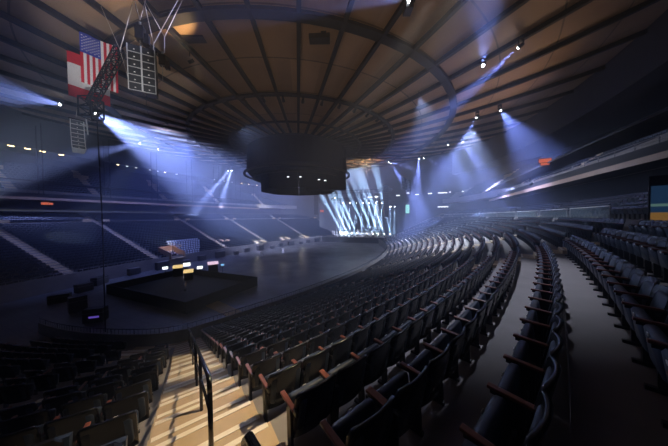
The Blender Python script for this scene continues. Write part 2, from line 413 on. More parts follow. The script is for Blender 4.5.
end_arm = end_arm_mb.build('armrest', m_arm, bevel=.008)
mb = MB().bar((.268,0,0), (.268,.02,.65), .03, .09).bar((.268,-.16,.645), (.268,.18,.645), .025, .05).bar((.268,-.06,.02), (.268,.12,.02), .05, .04)
mb.add(*[([(.29,-.14,.12),(.29,.20,.12),(.29,.22,.60),(.29,-.16,.60),(.272,-.14,.12),(.272,.20,.12),(.272,.22,.60),(.272,-.16,.60)], [(0,1,2,3),(7,6,5,4),(0,4,5,1),(1,5,6,2),(2,6,7,3),(3,7,4,0)])][0])
end_sup = mb.build('support', m_iron)

seats = []   # x, y, z, rz, side, row, order from aisle, aisle idx
SW = .545
def row_seats(side, L, d, z, row, psr):
    base = d+.62; al = sorted((arc(side, a, base), k) for k, a in enumerate(L)); edges = [arc(side, radians(psr[0]), base)]+[q for q, _ in al]+[arc(side, radians(psr[1]), base)]
    for i in range(len(edges)-1):
        s0 = edges[i]+(.70 if i else 0); s1 = edges[i+1]-(.70 if i < len(edges)-2 else 0); n = int((s1-s0)/SW)
        if n < 1: continue
        if i == 0: s0 = s1-n*SW
        if i == len(edges)-2: s1 = s0+n*SW
        sw = (s1-s0)/n
        for k in range(n):
            ps = inv_arc(side, s0+(k+.5)*sw, base); x, y, ix, iy = ring(side, ps, base)
            seats.append((x, y, z, atan2(-ix, iy), side, row, k, n, i))
for i, (d, z) in enumerate(ROWS):
    row_seats('near', AISLE_NEAR, d, z, i, (-33, 80)); row_seats('far', AISLE_FAR, d, z, i, (-55, 60))
for i, (d, z) in enumerate(UP_ROWS):
    for side in ('near', 'far'): row_seats(side, UP_AISLE[side], d, z, 100+i, (-30, 60))
def cam_space(x, y, z):
    q = Vector((x, y, z-EYE)); return q.dot(RT), q.dot(FW), q.dot(UP)
vis = []
for s in seats:
    cx, cy, cz = cam_space(s[0], s[1], s[2]+.5)
    if cy > -.5: vis.append((hypot(cx, cy, cz) if False else sqrt(cx*cx+cy*cy+cz*cz), cx, cy, cz, s))
def in_frame(cx, cy, cz, m=0): return cy > .25 and abs(cx)/cy < 334/F+m and abs(cz)/cy < 223/F+m
near_in = sorted([v for v in vis if in_frame(v[1], v[2], v[3], .35 if v[0] < 4 else .03)], key=lambda v: v[0])[:300]
near_ids = {id(v[4]) for v in near_in}
def ordn(n): return f"{n}{'th' if 10 <= n % 100 <= 20 else {1:'st',2:'nd',3:'rd'}.get(n % 10, 'th')}"
first = True; used_labels = set()
for dist, cx, cy, cz, s in near_in:
    x, y, z, rz, side, row, k, n, sec = s
    o = seat0 if first else copy_tree(seat0); first = False
    o.location = (x, y, z); o.rotation_euler = (0,0,rz)
    # the stairs beside the camera: sections are numbered from the stage end; the one right of the stairs ends at them
    lab = None
    near_al = sorted((arc('near', a, ROWS[row][0]+.62), a) for a in AISLE_NEAR)
    if abs(sec) < 99:
        lo = near_al[sec-1][1] if sec > 0 else None; hi = near_al[sec][1] if sec < len(near_al) else None
        if hi is not None and abs(hi-AISLE_NEAR[0]) < 1e-6: lab = f"dark folding arena seat, {ordn(n-k)} right of the railed stairs, {ordn(row+1)} row up"
        elif lo is not None and abs(lo-AISLE_NEAR[0]) < 1e-6: lab = f"black folding arena seat, {ordn(k+1)} left of the railed stairs, {ordn(row+1)} row up"
        else: lab = f"dark folding arena seat beyond the next aisle, {ordn(n-k)} from it, {ordn(row+1)} row up, section {sec}"
    tag(o, lab, 'seat', 'arena seats around the railed stairs')
    if k == n-1 or k == 0:
        if k == n-1:
            for pr in (end_arm, end_sup):
                c = pr.copy(); COL.objects.link(c); c.parent = o
bpy.data.objects.remove(end_arm); bpy.data.objects.remove(end_sup)
# the remaining seats: one object
def simple_seat(full):
    mb = MB(); w = .25
    # back: octagon-like outline, two layers
    out = [(-w,.32),(w,.32),(w,.78),(w-.05,.85),(0,.865),(-w+.05,.85),(-w,.78)]
    yb = lambda z, o: -.085-.115*(z-.3)/.56+o
    A = [(x, yb(z, .03*abs(x/w)), z) for x, z in out]; B = [(x, yb(z, .045+.03*abs(x/w)), z) for x, z in out]; n = len(out)
    mb.add(A+B, [tuple(range(n)), tuple(reversed(range(n, 2*n)))]+[(i, n+i, n+(i+1) % n, (i+1) % n) for i in range(n)], 0)
    P = [(-.23,.07,.33),(.23,.07,.33),(.23,.15,.66),(-.23,.15,.66),(-.23,.01,.35),(.23,.01,.35),(.23,.07,.67),(-.23,.07,.67)]
    mb.add(P, [(0,1,2,3),(7,6,5,4),(1,5,6,2),(2,6,7,3),(3,7,4,0),(0,4,5,1)], 1)
    if full:
        mb.bar((-.268,-.10,.66), (-.268,.20,.67), .05, .028, 2); mb.bar((-.268,.0,0), (-.268,.02,.60), .03, .08, 3)
    return mb
def mass(name, lst, full_test, label):
    V = []; Fc = []; MI = []; off = 0
    protos = {}
    for fl in (True, False):
        p = simple_seat(fl); protos[fl] = (np.array(p.v), p.f, p.mi)
    for dist, s in lst:
        pv, pf, pm = protos[full_test(dist)]; c, sn = cos(s[3]), sin(s[3])
        X = pv[:,0]*c-pv[:,1]*sn+s[0]; Y = pv[:,0]*sn+pv[:,1]*c+s[1]; V.append(np.stack([X, Y, pv[:,2]+s[2]], 1))
        Fc += [tuple(i+off for i in f) for f in pf]; MI += pm; off += len(pv)
    me = bpy.data.meshes.new(name); me.from_pydata(np.concatenate(V).tolist(), [], Fc)
    for m in (m_shell, m_pad, m_arm, m_iron): me.materials.append(m)
    me.polygons.foreach_set('material_index', MI); me.update()
    o = bpy.data.objects.new(name, me); COL.objects.link(o)
    return tag(o, label, 'seats', kind='stuff')
rest = []
covered = []
for dist, cx, cy, cz, s in vis:
    if id(s) in near_ids: continue
    if s[4] == 'far' and s[5] < 8 and 168 < 334+F*cx/cy < 201 and 239.5 < 223-F*cz/cy < 256: covered.append(s); continue
    if in_frame(cx, cy, cz, .25) or (cy > 0 and dist < 8): rest.append((dist, s))
mass('arena_seats', rest, lambda d: d < 45, 'rows of dark folding arena seats filling all stands beyond the nearest ones')

# stair hand rails in the middle of the near stairs
def hoop(d0, d1, l, label):
    x0, y0, ix, iy = ring('near', AISLE_NEAR[0], 0); ox, oy = -ix, -iy; lx, ly = -iy, ix
    def q(d, dz): 
        zt = ROWS[0][1]+d*RISE/PITCH_ROW; return Vector((x0+ox*d+lx*l, y0+oy*d+ly*l, zt+dz))
    root = empty('stair_handrail', q(d0, 0), 0, label, 'handrail', 'handrails down the near stairs')
    off = -q(d0, 0)
    def bend(a, b, dz):  # rail with rounded ends
        P = [q(a, dz-.18), q(a+.02, dz-.06), q(a+.10, dz), q(b-.10, dz), q(b-.02, dz-.06), q(b, dz-.18)]
        return [p+off for p in P]
    MB().tube(bend(d0, d1, .92), .026, 10).build('top_rail', m_rail, root, smooth=True)
    MB().tube([q(d0, .52)+off, q(d1, .52)+off], .018, 8).build('mid_rail', m_rail, root, smooth=True)
    for d in (d0, (d0+d1)/2, d1):
        zt = d*RISE/PITCH_ROW; row = int(max(0, d)/PITCH_ROW); base = ROWS[row][1]-(ROWS[0][1]+zt)
        MB().tube([q(d, base)+off, q(d, .75 if d != (d0+d1)/2 else .92)+off], .026, 10).build('post', m_rail, root, smooth=True)
    return root
hoop(1.1, 5.6, .0, 'lowest dark steel handrail in the middle of the near stairs, by the floor')
hoop(6.1, 10.2, .0, 'middle dark steel handrail on the near stairs')
hoop(10.7, 14.0, .0, 'nearest complete dark steel handrail on the near stairs')
hoop(15.4, 17.6, -.06, 'handrail at the bottom edge of the photo, only its rounded end showing')

# glass front and desk posts along the cross walkway on the near side
gl = bpy.data.materials.new('tinted_glass'); gl.use_nodes = True; b = gl.node_tree.nodes['Principled BSDF']
b.inputs['Base Color'].default_value = (.45,.6,.6,1); b.inputs['Transmission Weight'].default_value = .85; b.inputs['Roughness'].default_value = .05; b.inputs['Alpha'].default_value = .5
lab = ['nearest', 'second nearest', 'third', 'fourth', 'fifth', 'sixth', 'seventh', 'farthest']
for k in range(8):
    r = MB(); d = WALK[0]+1.66; p0, p1 = radians(11-k*4.6), radians(11-k*4.6-4.2); n = 8
    root = empty('glass_balustrade', (0,0,0), 0, f'{lab[k]} glass balustrade with pale top rail on the cross walkway at right', 'balustrade', 'glass balustrades along the cross walkway')
    pts = []
    g = MB()
    for j in range(n+1):
        x, y, ix, iy = ring('near', p0+(p1-p0)*j/n, d); pts.append((x, y, WALK[1]+1.32)); g.v += [(x, y, WALK[1]+.45), (x, y, WALK[1]+1.30), (x-ix*.015, y-iy*.015, WALK[1]+.45), (x-ix*.015, y-iy*.015, WALK[1]+1.30)]
    for j in range(n): a = j*4; g.f += [(a, a+4, a+5, a+1), (a+2, a+3, a+7, a+6), (a+1, a+5, a+7, a+3), (a, a+2, a+6, a+4)]; g.mi += [0]*4
    g.build('glass', gl, root); MB().tube(pts, .03, 8).build('top_rail', m_white, root, smooth=True)
    for j in (0, n): x, y, _, _ = ring('near', p0+(p1-p0)*j/n, d); MB().bar((x, y, WALK[1]+.4), (x, y, WALK[1]+1.32), .05).build('post', m_grey, root)

# ------------------------------------------------------------------ scoreboard over the hub
H = Vector((O[0], O[1], 0))
sb = empty('centre_scoreboard', (O[0], O[1], EYE+9), 0, 'huge dark drum scoreboard hanging from the hub of the ceiling', 'scoreboard')
def rel(mb, root):
    l = root.location; mb.v = [(x-l.x, y-l.y, z-l.z) for x, y, z in mb.v]; return mb
zt = EYE+14.3
rel(MB().lathe([(.1,zt),(9.3,zt),(10.0,zt-.6),(10.2,EYE+9.4),(9.6,EYE+8.6),(.1,EYE+8.6)], (O[0],O[1],0), 48), sb).build('drum', m_drum, sb)
for k in range(2):
    r_ = (10.6, 9.0)[k]; z = EYE+(8.6, 7.9)[k]
    rel(MB().lathe([(r_-.2,z),(r_+.2,z),(r_+.2,z+.3),(r_-.2,z+.3),(r_-.2,z)], (O[0],O[1],0), 48), sb).build('ring_truss', m_black, sb)
for k in range(8):
    t = radians(22.5+45*k+9)
    c = pol(6.9, t, EYE+7.2)
    rel(MB().box(c, (5.4, .5, 3.4), t), sb).build('video_screen', m_drum, sb)
# big face on the stage side of the drum
q0, q1 = at(306, 180, 41.5), at(346, 180, 41.5)
dx = (q1-q0).xy; L = dx.length
rel(MB().box(((q0.x+q1.x)/2, 42.3, EYE+8.3), (L, 1.6, 5.9)), sb).build('main_screen', m_drum, sb)
for k in (0,2,5,6):
    c = at(288+6.2*k, 176+.9*abs(k-1), 36.2)
    rel(MB().box(c, (.35,.12,.12)), sb).build('indicator_lamp', m_strip, sb)

# ------------------------------------------------------------------ lights
def blue(k=1): return (.55+.0*k, .66, 1.0)
fixtures = 0
def moving_light(S, T_, ang, power, label, col=(.60,.68,1), blend=.8, lens=True, size=.12, group='moving lights hung from the roof rings'):
    S, T_ = Vector(S), Vector(T_); d = (T_-S).normalized()
    root = empty('moving_light', S, 0, label, 'stage light', group)
    g = -1 if d.z > 0 else 1
    MB().box((0,0,.62*g), (.42,.42,.16)).build('base', m_black, root)
    y = MB(); y.bar((-.24,0,.54*g), (-.24,0,0), .05, .12).bar((.24,0,.54*g), (.24,0,0), .05, .12).bar((-.24,0,.54*g), (.24,0,.54*g), .05, .12); y.build('yoke', m_black, root)
    h = bpy.data.objects
    mb = MB(); mb.tube([Vector((0,0,.26)), Vector((0,0,.20)), Vector((0,0,-.05)), Vector((0,0,-.20))], [.10,.16,.18,.15], 14)
    head = mb.build('lamp_head', m_black, root, smooth=True); aim(head, d)
    MB().lathe([(.001,-.10),(.06,-.09),(.11,-.05),(.135,0)], (0,0,-.205), 14).build('lens', m_lens if lens else m_black, head)
    ld = bpy.data.lights.new('beam', 'SPOT'); ld.energy = power; ld.color = col; ld.spot_size = radians(ang); ld.spot_blend = blend; ld.shadow_soft_size = size
    lo = bpy.data.objects.new('beam', ld); COL.objects.link(lo); lo.parent = root; lo.location = d*.30; aim(lo, d)
    return root
E9 = EYE
def up(p): return Vector((p[0], p[1], p[2]+EYE))
BW = 11500; DB = (.34,.42,1); LV = (.44,.52,1)
ML = [
 ((16.3,23.8,16.1), (6.5,9,13), 15, 10.0, 'light right of the centre whose beam points up out of the photo'),
 ((18.3,21.4,16.4), (14.3,31,13), 19, 20.0, 'uppermost light at right with a beam towards the lower left'),
 ((26.2,34.4,16.6), (33.5,31,1), 46, 15.0, 'light at right throwing the widest blue beam down to the right'),
 ((23.4,35.5,16.1), (21.8,42,9), 17, 30.0, 'light just left of the widest beam, pointing down left'),
 ((29,49.2,16.8), (36,46,3), 28, 24.0, 'light at right of the stage with a beam down to the right'),
 ((26,49.6,16.3), (31,50,6), 18, 26.0, 'small light left of a brighter one, beam down to the right'),
 ((24.6,62.5,16.7), (22.3,60,1), 24, 45.0, 'light above the right of the stage pointing straight down'),
 ((25.6,62.5,16.7), (36,62,12), 14, 34.0, 'light beside the straight one, pointing far to the right'),
 ((16.6,63.5,15.7), (22.5,64,7), 18, 60.0, 'light above the stage speakers with a beam down to the right'),
 ((15.6,62.3,15.7), (25,62,13), 12, 36.0, 'light above the stage speakers with a flat beam to the right'),
 ((6,16.6,16.1), (-2.3,15.5,14.7), 13, 9.0, 'light at the top edge of the photo with a beam to the left'),
 ((-38.5,31.2,16.5), (-36,23,14), 28, 12.0, 'light left of the flags with a wide beam to the upper left'),
 ((-33.5,30.7,15.2), (-28,46,9.5), 58, 48.0, 'hidden bright light behind the truss that fills the haze at left'),
 ((-40.5,46.2,16.2), (-42,40,12.6), 18, 20.0, 'small light at left with a beam down to the left'),
 ((-36.9,77,17.0), (-44,72,5), 11, 170.0, 'left one of the pair of lights above the far stand'),
 ((-35.4,76,17.0), (-38.6,72,2), 11, 190.0, 'right one of the pair of lights above the far stand'),
 ((-40.5,51.0,16.4), (-43,47,14), 14, 4.0, 'faint small light under the ceiling at left'),
]
for S, T_, ang, k, l in ML: moving_light(up(S), up(T_), ang, BW*k, l, DB if S[0] > 10 else LV)
# unlit sockets hang along the inner catwalk (dark fixtures)
def dark_fixture(p, t, label, s=1.0):
    root = empty('spotlight', p, t, label, 'spotlight', 'unlit spotlights on the inner ring catwalk')
    MB().box((0,0,-.10), (.10*s,.10*s,.3*s)).build('hanger', m_black, root)
    MB().tube([(0,.22*s,-.35*s), (0,-.05,-.42*s), (0,-.24*s,-.50*s)], [.10*s,.15*s,.17*s], 10).build('lamp_head', m_blackg, root)
nm = 0
for k in range(40):
    t = radians(-138+k*7.1); R = 19.3; p = pol(R, t, roof_z(R)-.45)
    cx, cy, cz = cam_space(p.x, p.y, p.z)
    if not in_frame(cx, cy, cz): continue
    u = 334+F*cx/cy; nm += 1
    dark_fixture(p, t+pi, f'unlit spotlight on the inner ring catwalk, {ordn(nm)} counted along it from the left', 1.25)

def lamp(kind, p, power, col, size=.5, ang=90, tgt=None, blend=.6):
    ld = bpy.data.lights.new('flood', kind); ld.energy = power; ld.color = col
    lo = bpy.data.objects.new('flood', ld); COL.objects.link(lo); lo.location = p
    if kind == 'SPOT': ld.spot_size = radians(ang); ld.spot_blend = blend; aim(lo, Vector(tgt)-Vector(p)); ld.shadow_soft_size = size
    elif kind == 'AREA': ld.shape = 'DISK'; ld.size = size; aim(lo, Vector(tgt)-Vector(p))
    else: ld.shadow_soft_size = size
    return lo
def flood(p, tgt, ang, power, col, label, size=.25, blend=.6):
    root = empty('flood_light', p, 0, label, 'flood light'); d = (Vector(tgt)-Vector(p)).normalized()
    hd = MB().box((0,0,.16), (.42,.30,.26)).build('housing', m_black, root, bevel=.02); aim(hd, d)
    MB().box((0,0,.5), (.06,.06,.5)).build('bracket', m_black, root)
    ld = bpy.data.lights.new('flood', 'SPOT'); ld.energy = power; ld.color = col; ld.spot_size = radians(ang); ld.spot_blend = blend; ld.shadow_soft_size = size
    lo = bpy.data.objects.new('flood', ld); COL.objects.link(lo); lo.parent = root; lo.location = d*.12; aim(lo, d)
    return root
WARM = (1,.66,.36); COOL = (.55,.65,1)

m_cover = mat('pale_seat_cover', (.50,.55,.66), .5)
cs0 = None
for k, (x, y, z, rz, side, row, kk, n, sec) in enumerate(sorted(covered, key=lambda s: (s[5], s[6]))):
    if cs0 is None:
        cs0 = empty('covered_seat', (0,0,0)); MB().box((0,.02,.22), (.36,.30,.42)).build('base', m_iron, cs0)
        slab(.38,.30,.06, T((0,-.17,.70))@RX(radians(12)), .05).build('backrest', m_cover, cs0, smooth=True)
        slab(.44,.42,.07, T((0,.10,.45))@RX(radians(78)), .05).build('seat', m_shell, cs0, smooth=True); note_kids(cs0); o = cs0
    else: o = copy_tree(cs0)
    o.location = (x, y, z); o.rotation_euler = (0,0,rz)
    tag(o, f'pale covered seat low in far stand, {ordn(row+1)} row from boards, {ordn(kk+1)} along', 'seat', 'pale covered seats low in the far stand')
# stair light, warm
flood((3.6,5.4,EYE+6.2), (-1.9,3.4,EYE-3.0), 21, 5600, (1,.77,.50), 'warm flood above the near stairs aimed at their upper part', .12, .5)
flood((3.0,5.9,EYE+6.2), (-4.6,7.2,EYE-4.4), 16, 6000, (1,.77,.50), 'warm flood above the near stairs aimed at their lower part', .12, .5)
# warm uplights that graze the ceiling, some of them added fill
flood(up((-4,-2,2.5)), up((7,24,17)), 84, 3600, WARM, 'added warm ceiling fill light, unseen behind the stairs', .5)  # added fill behind the camera, brightens the ceiling
flood(aw(1,38.6,EYE+4.6), up((14,32,17)), 120, 3000, WARM, 'added warm ceiling fill light on the near bridge', .5)  # added soft fill for the ceiling, not a known bridge lamp
flood(up((-18,26,-8.3)), up((-10,30,17)), 110, 350, (1,.62,.45), 'added warm ceiling fill light on the arena floor', .5)  # added low fill that evens out the ceiling light
flood(up((9,57,12.5)), up((8,60,15)), 150, 14000, WARM, 'warm uplight behind the scoreboard', .3)
flood(up((-12.6,19.6,14.2)), up((-13.5,17.0,16.7)), 110, 700, (1,.66,.30), 'warm uplight beside the dark box at upper left', .1)
flood(up((-17.2,20.0,15.2)), up((-17.6,18.2,16.7)), 120, 160, (1,.66,.30), 'warm uplight above the slanted truss at upper left', .1)
flood(up((-9,5,0)), up((-17,17.5,12.5)), 30, 10000, (.9,.92,1), 'added neutral fill light on the flags and speakers')  # added from the camera side to brighten flags and speakers
flood(up((-14,6,2)), at(77,135,22), 14, 9000, (.8,.86,1), 'added cool fill light on the curved speaker column')  # added out of view to lift the speaker column
# cool lights on the stands and haze, mostly added fill
flood(up((11,28,15.2)), up((14,24,-2)), 66, 16000, (.66,.74,1), 'added cool fill light under the roof over the middle rows in front')  # added fill to brighten the seat rows below
flood(up((2,66,14)), up((24,40,-2)), 50, 95000, (.60,.68,1), 'added cool fill light above the stage aimed at the near stand')  # added fill that lights the far rows of the near stand
flood(up((-14,34,14)), up((2,9,-3)), 32, 9000, (.60,.68,1), 'added cool rim light high at left aimed at the near stand')  # added for the light rims on the seat backs
flood(up((8.5,12.2,14)), up((3.9,8.6,-2)), 38, 9500, (.72,.76,1), 'cool flood under the roof aimed at the nearest rows')
for k, (p, t, pw, l) in enumerate((((-28,42,15), (-38,46,-3), 20000, 'over the left of the floor'), ((-14,72,15), (-28,88,-3), 12000, 'over the far end of the floor'), ((27,54,15.5), (34,60,-3), 14000, 'over the right stand'))):
    flood(up(p), up(t), 110, pw*1.3, (.22,.30,1), 'added deep blue haze fill light '+l)  # wide washes added to fill the haze with even blue
flood(up((24.2,38,15.2)), up((20,36,-3)), 76, 60000, (.66,.74,1), 'added cool fill light under the roof over the middle of the near stand')  # added overhead fill for the treads and seat rims
# pools on the far seats
for k, (u, v, y, pw, lb) in enumerate(((165,233,47,60000,'first pool from the left'), (65,245,38,45000,'widest pool at far left'), (283,227,80,50000,'pool near the stage end'), (318,222,95,50000,'farthest pool'), (186,247,42,3000,'pale covered seats by the boards'))):
    tg = at(u, v, y); flood(Vector((tg.x*.55, tg.y*.9, EYE+15)), tg, 13, pw, (.60,.70,1), 'cool spot flood lighting the far seats, '+lb)
flood(up((-24,80,14)), up((-30,92,5)), 24, 20000, (.9,.9,1), 'flood lighting the far bridge end')

# ------------------------------------------------------------------ stage
SA = 34.0
stage = empty('stage', aw((SA+SA+11)/2, 1.2, 0), 0, 'concert stage with dark skirt and white risers at the far end of the floor', 'stage')
def abox(mb, a0, a1, n0, n1, z0, z1, mi=0):
    return mb.add([aw(a, n, z) for a in (a0, a1) for n in (n0, n1) for z in (z0, z1)], [(0,1,3,2),(4,6,7,5),(0,4,5,1),(2,3,7,6),(0,2,6,4),(1,5,7,3)], mi)
rel(abox(MB(), SA, SA+11, -12, 14.5, 0, 1.75), stage).build('skirt', m_black, stage)
rel(abox(MB(), SA-.1, SA+11, -12.1, 14.6, 1.75, 1.9), stage).build('deck', m_blackg, stage)
rel(abox(MB(), SA+2.2, SA+7, -7.5, 11.0, 1.9, 2.55), stage).build('riser', m_white, stage)
rel(abox(MB(), SA+4.2, SA+8, -8.5, 9.0, 1.9, 3.3), stage).build('riser', m_white, stage)
tag(abox(MB(), SA+12.2, SA+12.5, -19, 21, 0, 15).build('stage_drape', m_drape), 'tall dark drape hanging behind the stage', 'drape')
def amp(a, n, z, w, h, dpt, label, name='amplifier', cat='amplifier', m=None):
    r = empty(name, aw(a, n, z), -TH, label, cat, 'band gear on the stage')
    MB().box((0,0,h/2), (w,dpt,h)).build('cabinet', m or m_blackg, r, bevel=.03)
    MB().box((0,-dpt/2-.01,h/2), (w*.86,.02,h*.8)).build('grille', m_grey, r); return r
k = 0
for n in (-6.8,-5.6,-3.2,-2.2,-1.2,.4,4.6,6.0,7.4):
    k += 1; amp(SA+1.4, n, 1.9, .9, .45, .6, f'low black stage monitor at the front of the stage, {ordn(k)} from the left', 'stage_monitor', 'stage monitor')
k = 0
for n in (-8.4,-6.9,7.0,9.6):
    k += 1; amp(SA+3.4, n, 2.55, 1.2, 1.3, .6, f'upright amplifier on the white riser, {ordn(k)} from the left', m=m_white if k % 2 else m_blackg)
# drum kit
dk = empty('drum_kit', aw(SA+6, .6, 3.3), -TH, 'drum kit on the upper white riser in the middle of the stage', 'drum kit')
def cyl(c, r, h, axis='Z', n=20):
    d = Vector((0,0,1)) if axis == 'Z' else Vector((0,1,0)); c = Vector(c); return MB().tube([c-d*h/2, c+d*h/2], r, n)
cyl((0,0,.35), .34, .5, 'Y').build('bass_drum', m_white, dk, smooth=False)
for x, y, z, r in ((-.3,.1,.85,.2),(.3,.1,.85,.2),(.75,.5,.45,.26),(-.7,.5,.6,.19)): cyl((x,y,z), r, .3).build('drum', m_white, dk)
for x, y, z in ((-.9,.1,1.25),(.9,.1,1.3),(-1.1,.6,1.0)):
    MB().lathe([(.01,.03),(.27,0)], (x,y,z), 20).build('cymbal', m_brown, dk); MB().bar((x,y,0), (x,y,z), .03).build('stand', m_rail, dk)
kb = empty('keyboard', aw(SA+3.2, -4.6, 2.55), -TH, 'keyboard on a stand at the left of the white riser', 'keyboard')
MB().box((0,0,.95), (1.4,.4,.12)).build('keybed', m_white, kb); MB().bar((-.5,0,0), (.5,0,.9), .05).bar((.5,0,0), (-.5,0,.9), .05).build('stand', m_rail, kb)
for i, (n, a) in enumerate(((-2.6,2.9),(2.6,2.9),(.2,1.8))):
    ms = empty('microphone_stand', aw(SA+a, n, 2.55 if a > 2.2 else 1.9), -TH, f"microphone stand on the stage, {['left of the drums','right of the drums','at the front'][i]}", 'microphone stand', 'band gear on the stage')
    MB().bar((0,0,0), (0,0,1.5), .03).build('pole', m_rail, ms); MB().bar((0,0,1.45), (.25,-.1,1.65), .05).build('microphone', m_grey, ms); MB().lathe([(.01,.04),(.16,0)], (0,0,0), 12).build('base', m_rail, ms)

# floor lights and truss lights of the stage
STC = (.55,.78,1)
fl = [(343,324,200),(347.5,332,200),(352.5,337,200),(357,342,200),(367,351,198),(373,359,198),(378.5,366,200),(384.5,372,202),(390.5,384,206)]
for k, (u, u2, v2) in enumerate(fl):
    S = at(u, 236.5, 80.5-1.0*k); S.z = 3.0; T_ = at(u2, v2, 80.5-1.0*k)
    moving_light(S, T_, 7, 5200000, f'stage floor light with a slanted white beam, {ordn(k+1)} from the left', STC, .5, group='floor lights along the stage')
for k in range(7):
    u = 343.5+6.4*k; S = at(u, 202.5, 79); T_ = at(u-1.6, 232, 79)
    moving_light(S, T_, 8, 1900000, f'light on the stage truss with a downward beam, {ordn(k+1)} from the left', STC, .5, group='lights on the stage truss')
for k, u in enumerate((390.5, 394.5)):
    moving_light(at(u, 206, 72), at(u-.5, 232, 72), 8, 1000000, f'light right of the hanging speakers, {["left","right"][k]} one of two', STC, .5, group='lights on the stage truss')
moving_light(at(335, 197, 82), at(342, 232, 84), 24, 420000, 'bright white light left over the stage', (.7,.85,1), .6, group='lights on the stage truss')
moving_light(at(376, 196, 75.5), at(378, 225, 79), 24, 520000, 'bright white light over the stage beside the hanging speakers', (.7,.85,1), .6, group='lights on the stage truss')

def truss(p, q, w, label, upv=Vector((0,0,1)), step=None, m=None, name='truss', r=.03):
    p, q = Vector(p), Vector(q); d = q-p; L = d.length; d.normalize(); s = d.cross(upv).normalized(); t = s.cross(d)
    root = empty(name, p, 0, label, 'truss'); step = step or w; n = max(1, round(L/step)); c4 = [(s*i+t*j)*w/2 for i, j in ((-1,-1),(1,-1),(1,1),(-1,1))]
    ch = MB()
    for c in c4: ch.tube([c, d*L+c], r, 6)
    ch.build('chords', m or m_rail, root); lc = MB()
    for i in range(n):
        a, b = d*(L*i/n), d*(L*(i+1)/n)
        for k in range(4):
            c, e = c4[k], c4[(k+1) % 4]; lc.bar(a+c, b+e, r*1.1); lc.bar(a+c, a+e, r*1.1)
    for k in range(4): lc.bar(d*L+c4[k], d*L+c4[(k+1) % 4], r*1.1)
    lc.build('lacing', m or m_rail, root); return root
truss(at(322, 193, 74), at(392, 190, 70), .9, 'long lighting truss hanging over the stage', r=.05)
truss(at(330, 199.5, 76), at(390, 198.5, 75), .7, 'lower lighting truss behind the first, over the stage', r=.04)
k = 0
for u in range(327, 390, 5):
    p = at(u, 192.2, 73.4); k += 1
    r_ = empty('truss_light', p, 0, f'small unlit lamp under the front stage truss, {ordn(k)} from the left', 'stage light', 'unlit lamps on the stage truss')
    MB().tube([Vector((0,0,-.5)), Vector((0,-.1,-.8)), Vector((0,-.2,-1.2))], [.14,.2,.22], 8).build('lamp_head', m_black, r_); MB().bar((0,0,0), (0,0,-.55), .06).build('clamp', m_black, r_)

# hanging speakers
def line_array(top, n, w, h, dpt, curve, face, label, cols=1, group=None, grille=None, m=None):
    """top point, n cabinets in each column, facing angle about z"""
    root = empty('hanging_speaker_array', top, face, label, 'speaker array', group)
    MB().box((0,0,.12), (w*cols+.1,.25,.12)).build('rigging_frame', m_rail, root)
    for c in range(cols):
        x = (c-(cols-1)/2)*w; y, z, a = 0., 0., 0.
        for i in range(n):
            a = curve*(i/max(1, n-1))**1.5
            Mx = T((x, y, z))@RX(a)
            # trapezoid cabinet, front towards -y
            v = [Mx@Vector(p) for p in ((-w*.48,-dpt/2,0),(w*.48,-dpt/2,0),(w*.40,dpt/2,-h*.07),(-w*.40,dpt/2,-h*.07),(-w*.48,-dpt/2,-h*.95),(w*.48,-dpt/2,-h*.95),(w*.40,dpt/2,-h*.88),(-w*.40,dpt/2,-h*.88))]
            cb = MB().add(v, [(0,1,2,3),(7,6,5,4),(0,4,5,1),(1,5,6,2),(2,6,7,3),(3,7,4,0)]).build('cabinet', m or m_blackg, root)
            g = MB()
            if grille:
                fy = -dpt/2-.012
                g.add([Mx@Vector(p) for p in ((-w*.43,fy,-h*.08),(w*.43,fy,-h*.08),(w*.43,fy,-h*.86),(-w*.43,fy,-h*.86),(-w*.43,fy+.01,-h*.08),(w*.43,fy+.01,-h*.08),(w*.43,fy+.01,-h*.86),(-w*.43,fy+.01,-h*.86))], [(0,1,2,3),(7,6,5,4),(0,4,5,1),(1,5,6,2),(2,6,7,3),(3,7,4,0)])
                g.build('grille', grille, cb)
                e = MB(); 
                for xx in (-.47, .47): e.bar(Mx@Vector((w*xx,-dpt/2-.02,0)), Mx@Vector((w*xx,-dpt/2-.02,-h)), .04)
                e.bar(Mx@Vector((-w*.47,-dpt/2-.02,-h*.98)), Mx@Vector((w*.47,-dpt/2-.02,-h*.98)), .03)
                e.build('edge_bar', m_arr, cb)
                MB().box(Mx@Vector((0,-dpt/2-.03,-h*.62)), (.07,.03,.05)).build('badge', m_white, cb)
            step = Mx.to_3x3()@Vector((0,0,-h)); y += step.y; z += step.z
    return root
m_arr = mat('array_frame', (.60,.60,.62), .4, metal=.4)
m_gril = mat('speaker_grille', (.016,.017,.020), .6, noise=.3, scale=30)
tp = at(143.2, 51.5, 15); fa = atan2(-tp.x, tp.y)*-1
line_array(tp, 6, .72, .48, .95, .05, radians(28), 'double column of black speakers hanging right of the striped flag', 2, grille=m_gril)
line_array(at(76.5, 121, 22), 7, .95, .47, .7, -.55, radians(55), 'curved pale-lit speaker column hanging below the slanted truss', 1, grille=m_gril, m=mat('pale_cabinet', (.30,.32,.36), .35))
line_array(at(385.4, 186, 66), 14, 1.7, .68, 1.0, -.12, 0, 'tall black speaker column hanging in front of the right half of the stage', 1)
line_array(at(316, 191.5, 69), 12, 1.3, .62, 1.0, -.12, 0, 'tall black speaker column hanging left of the stage beside the scoreboard', 1)
for k, u in enumerate((403, 406, 409)):
    line_array(at(u, 178+k*1.4, 62), 4, .75, .8, .8, 0, radians(15), f'small black speaker stack right of the stage, {["left","middle","right"][k]} of three', 1, group='speaker stacks right of the stage')
led = glow('teal_screen', (.35,.9,.85), .9)
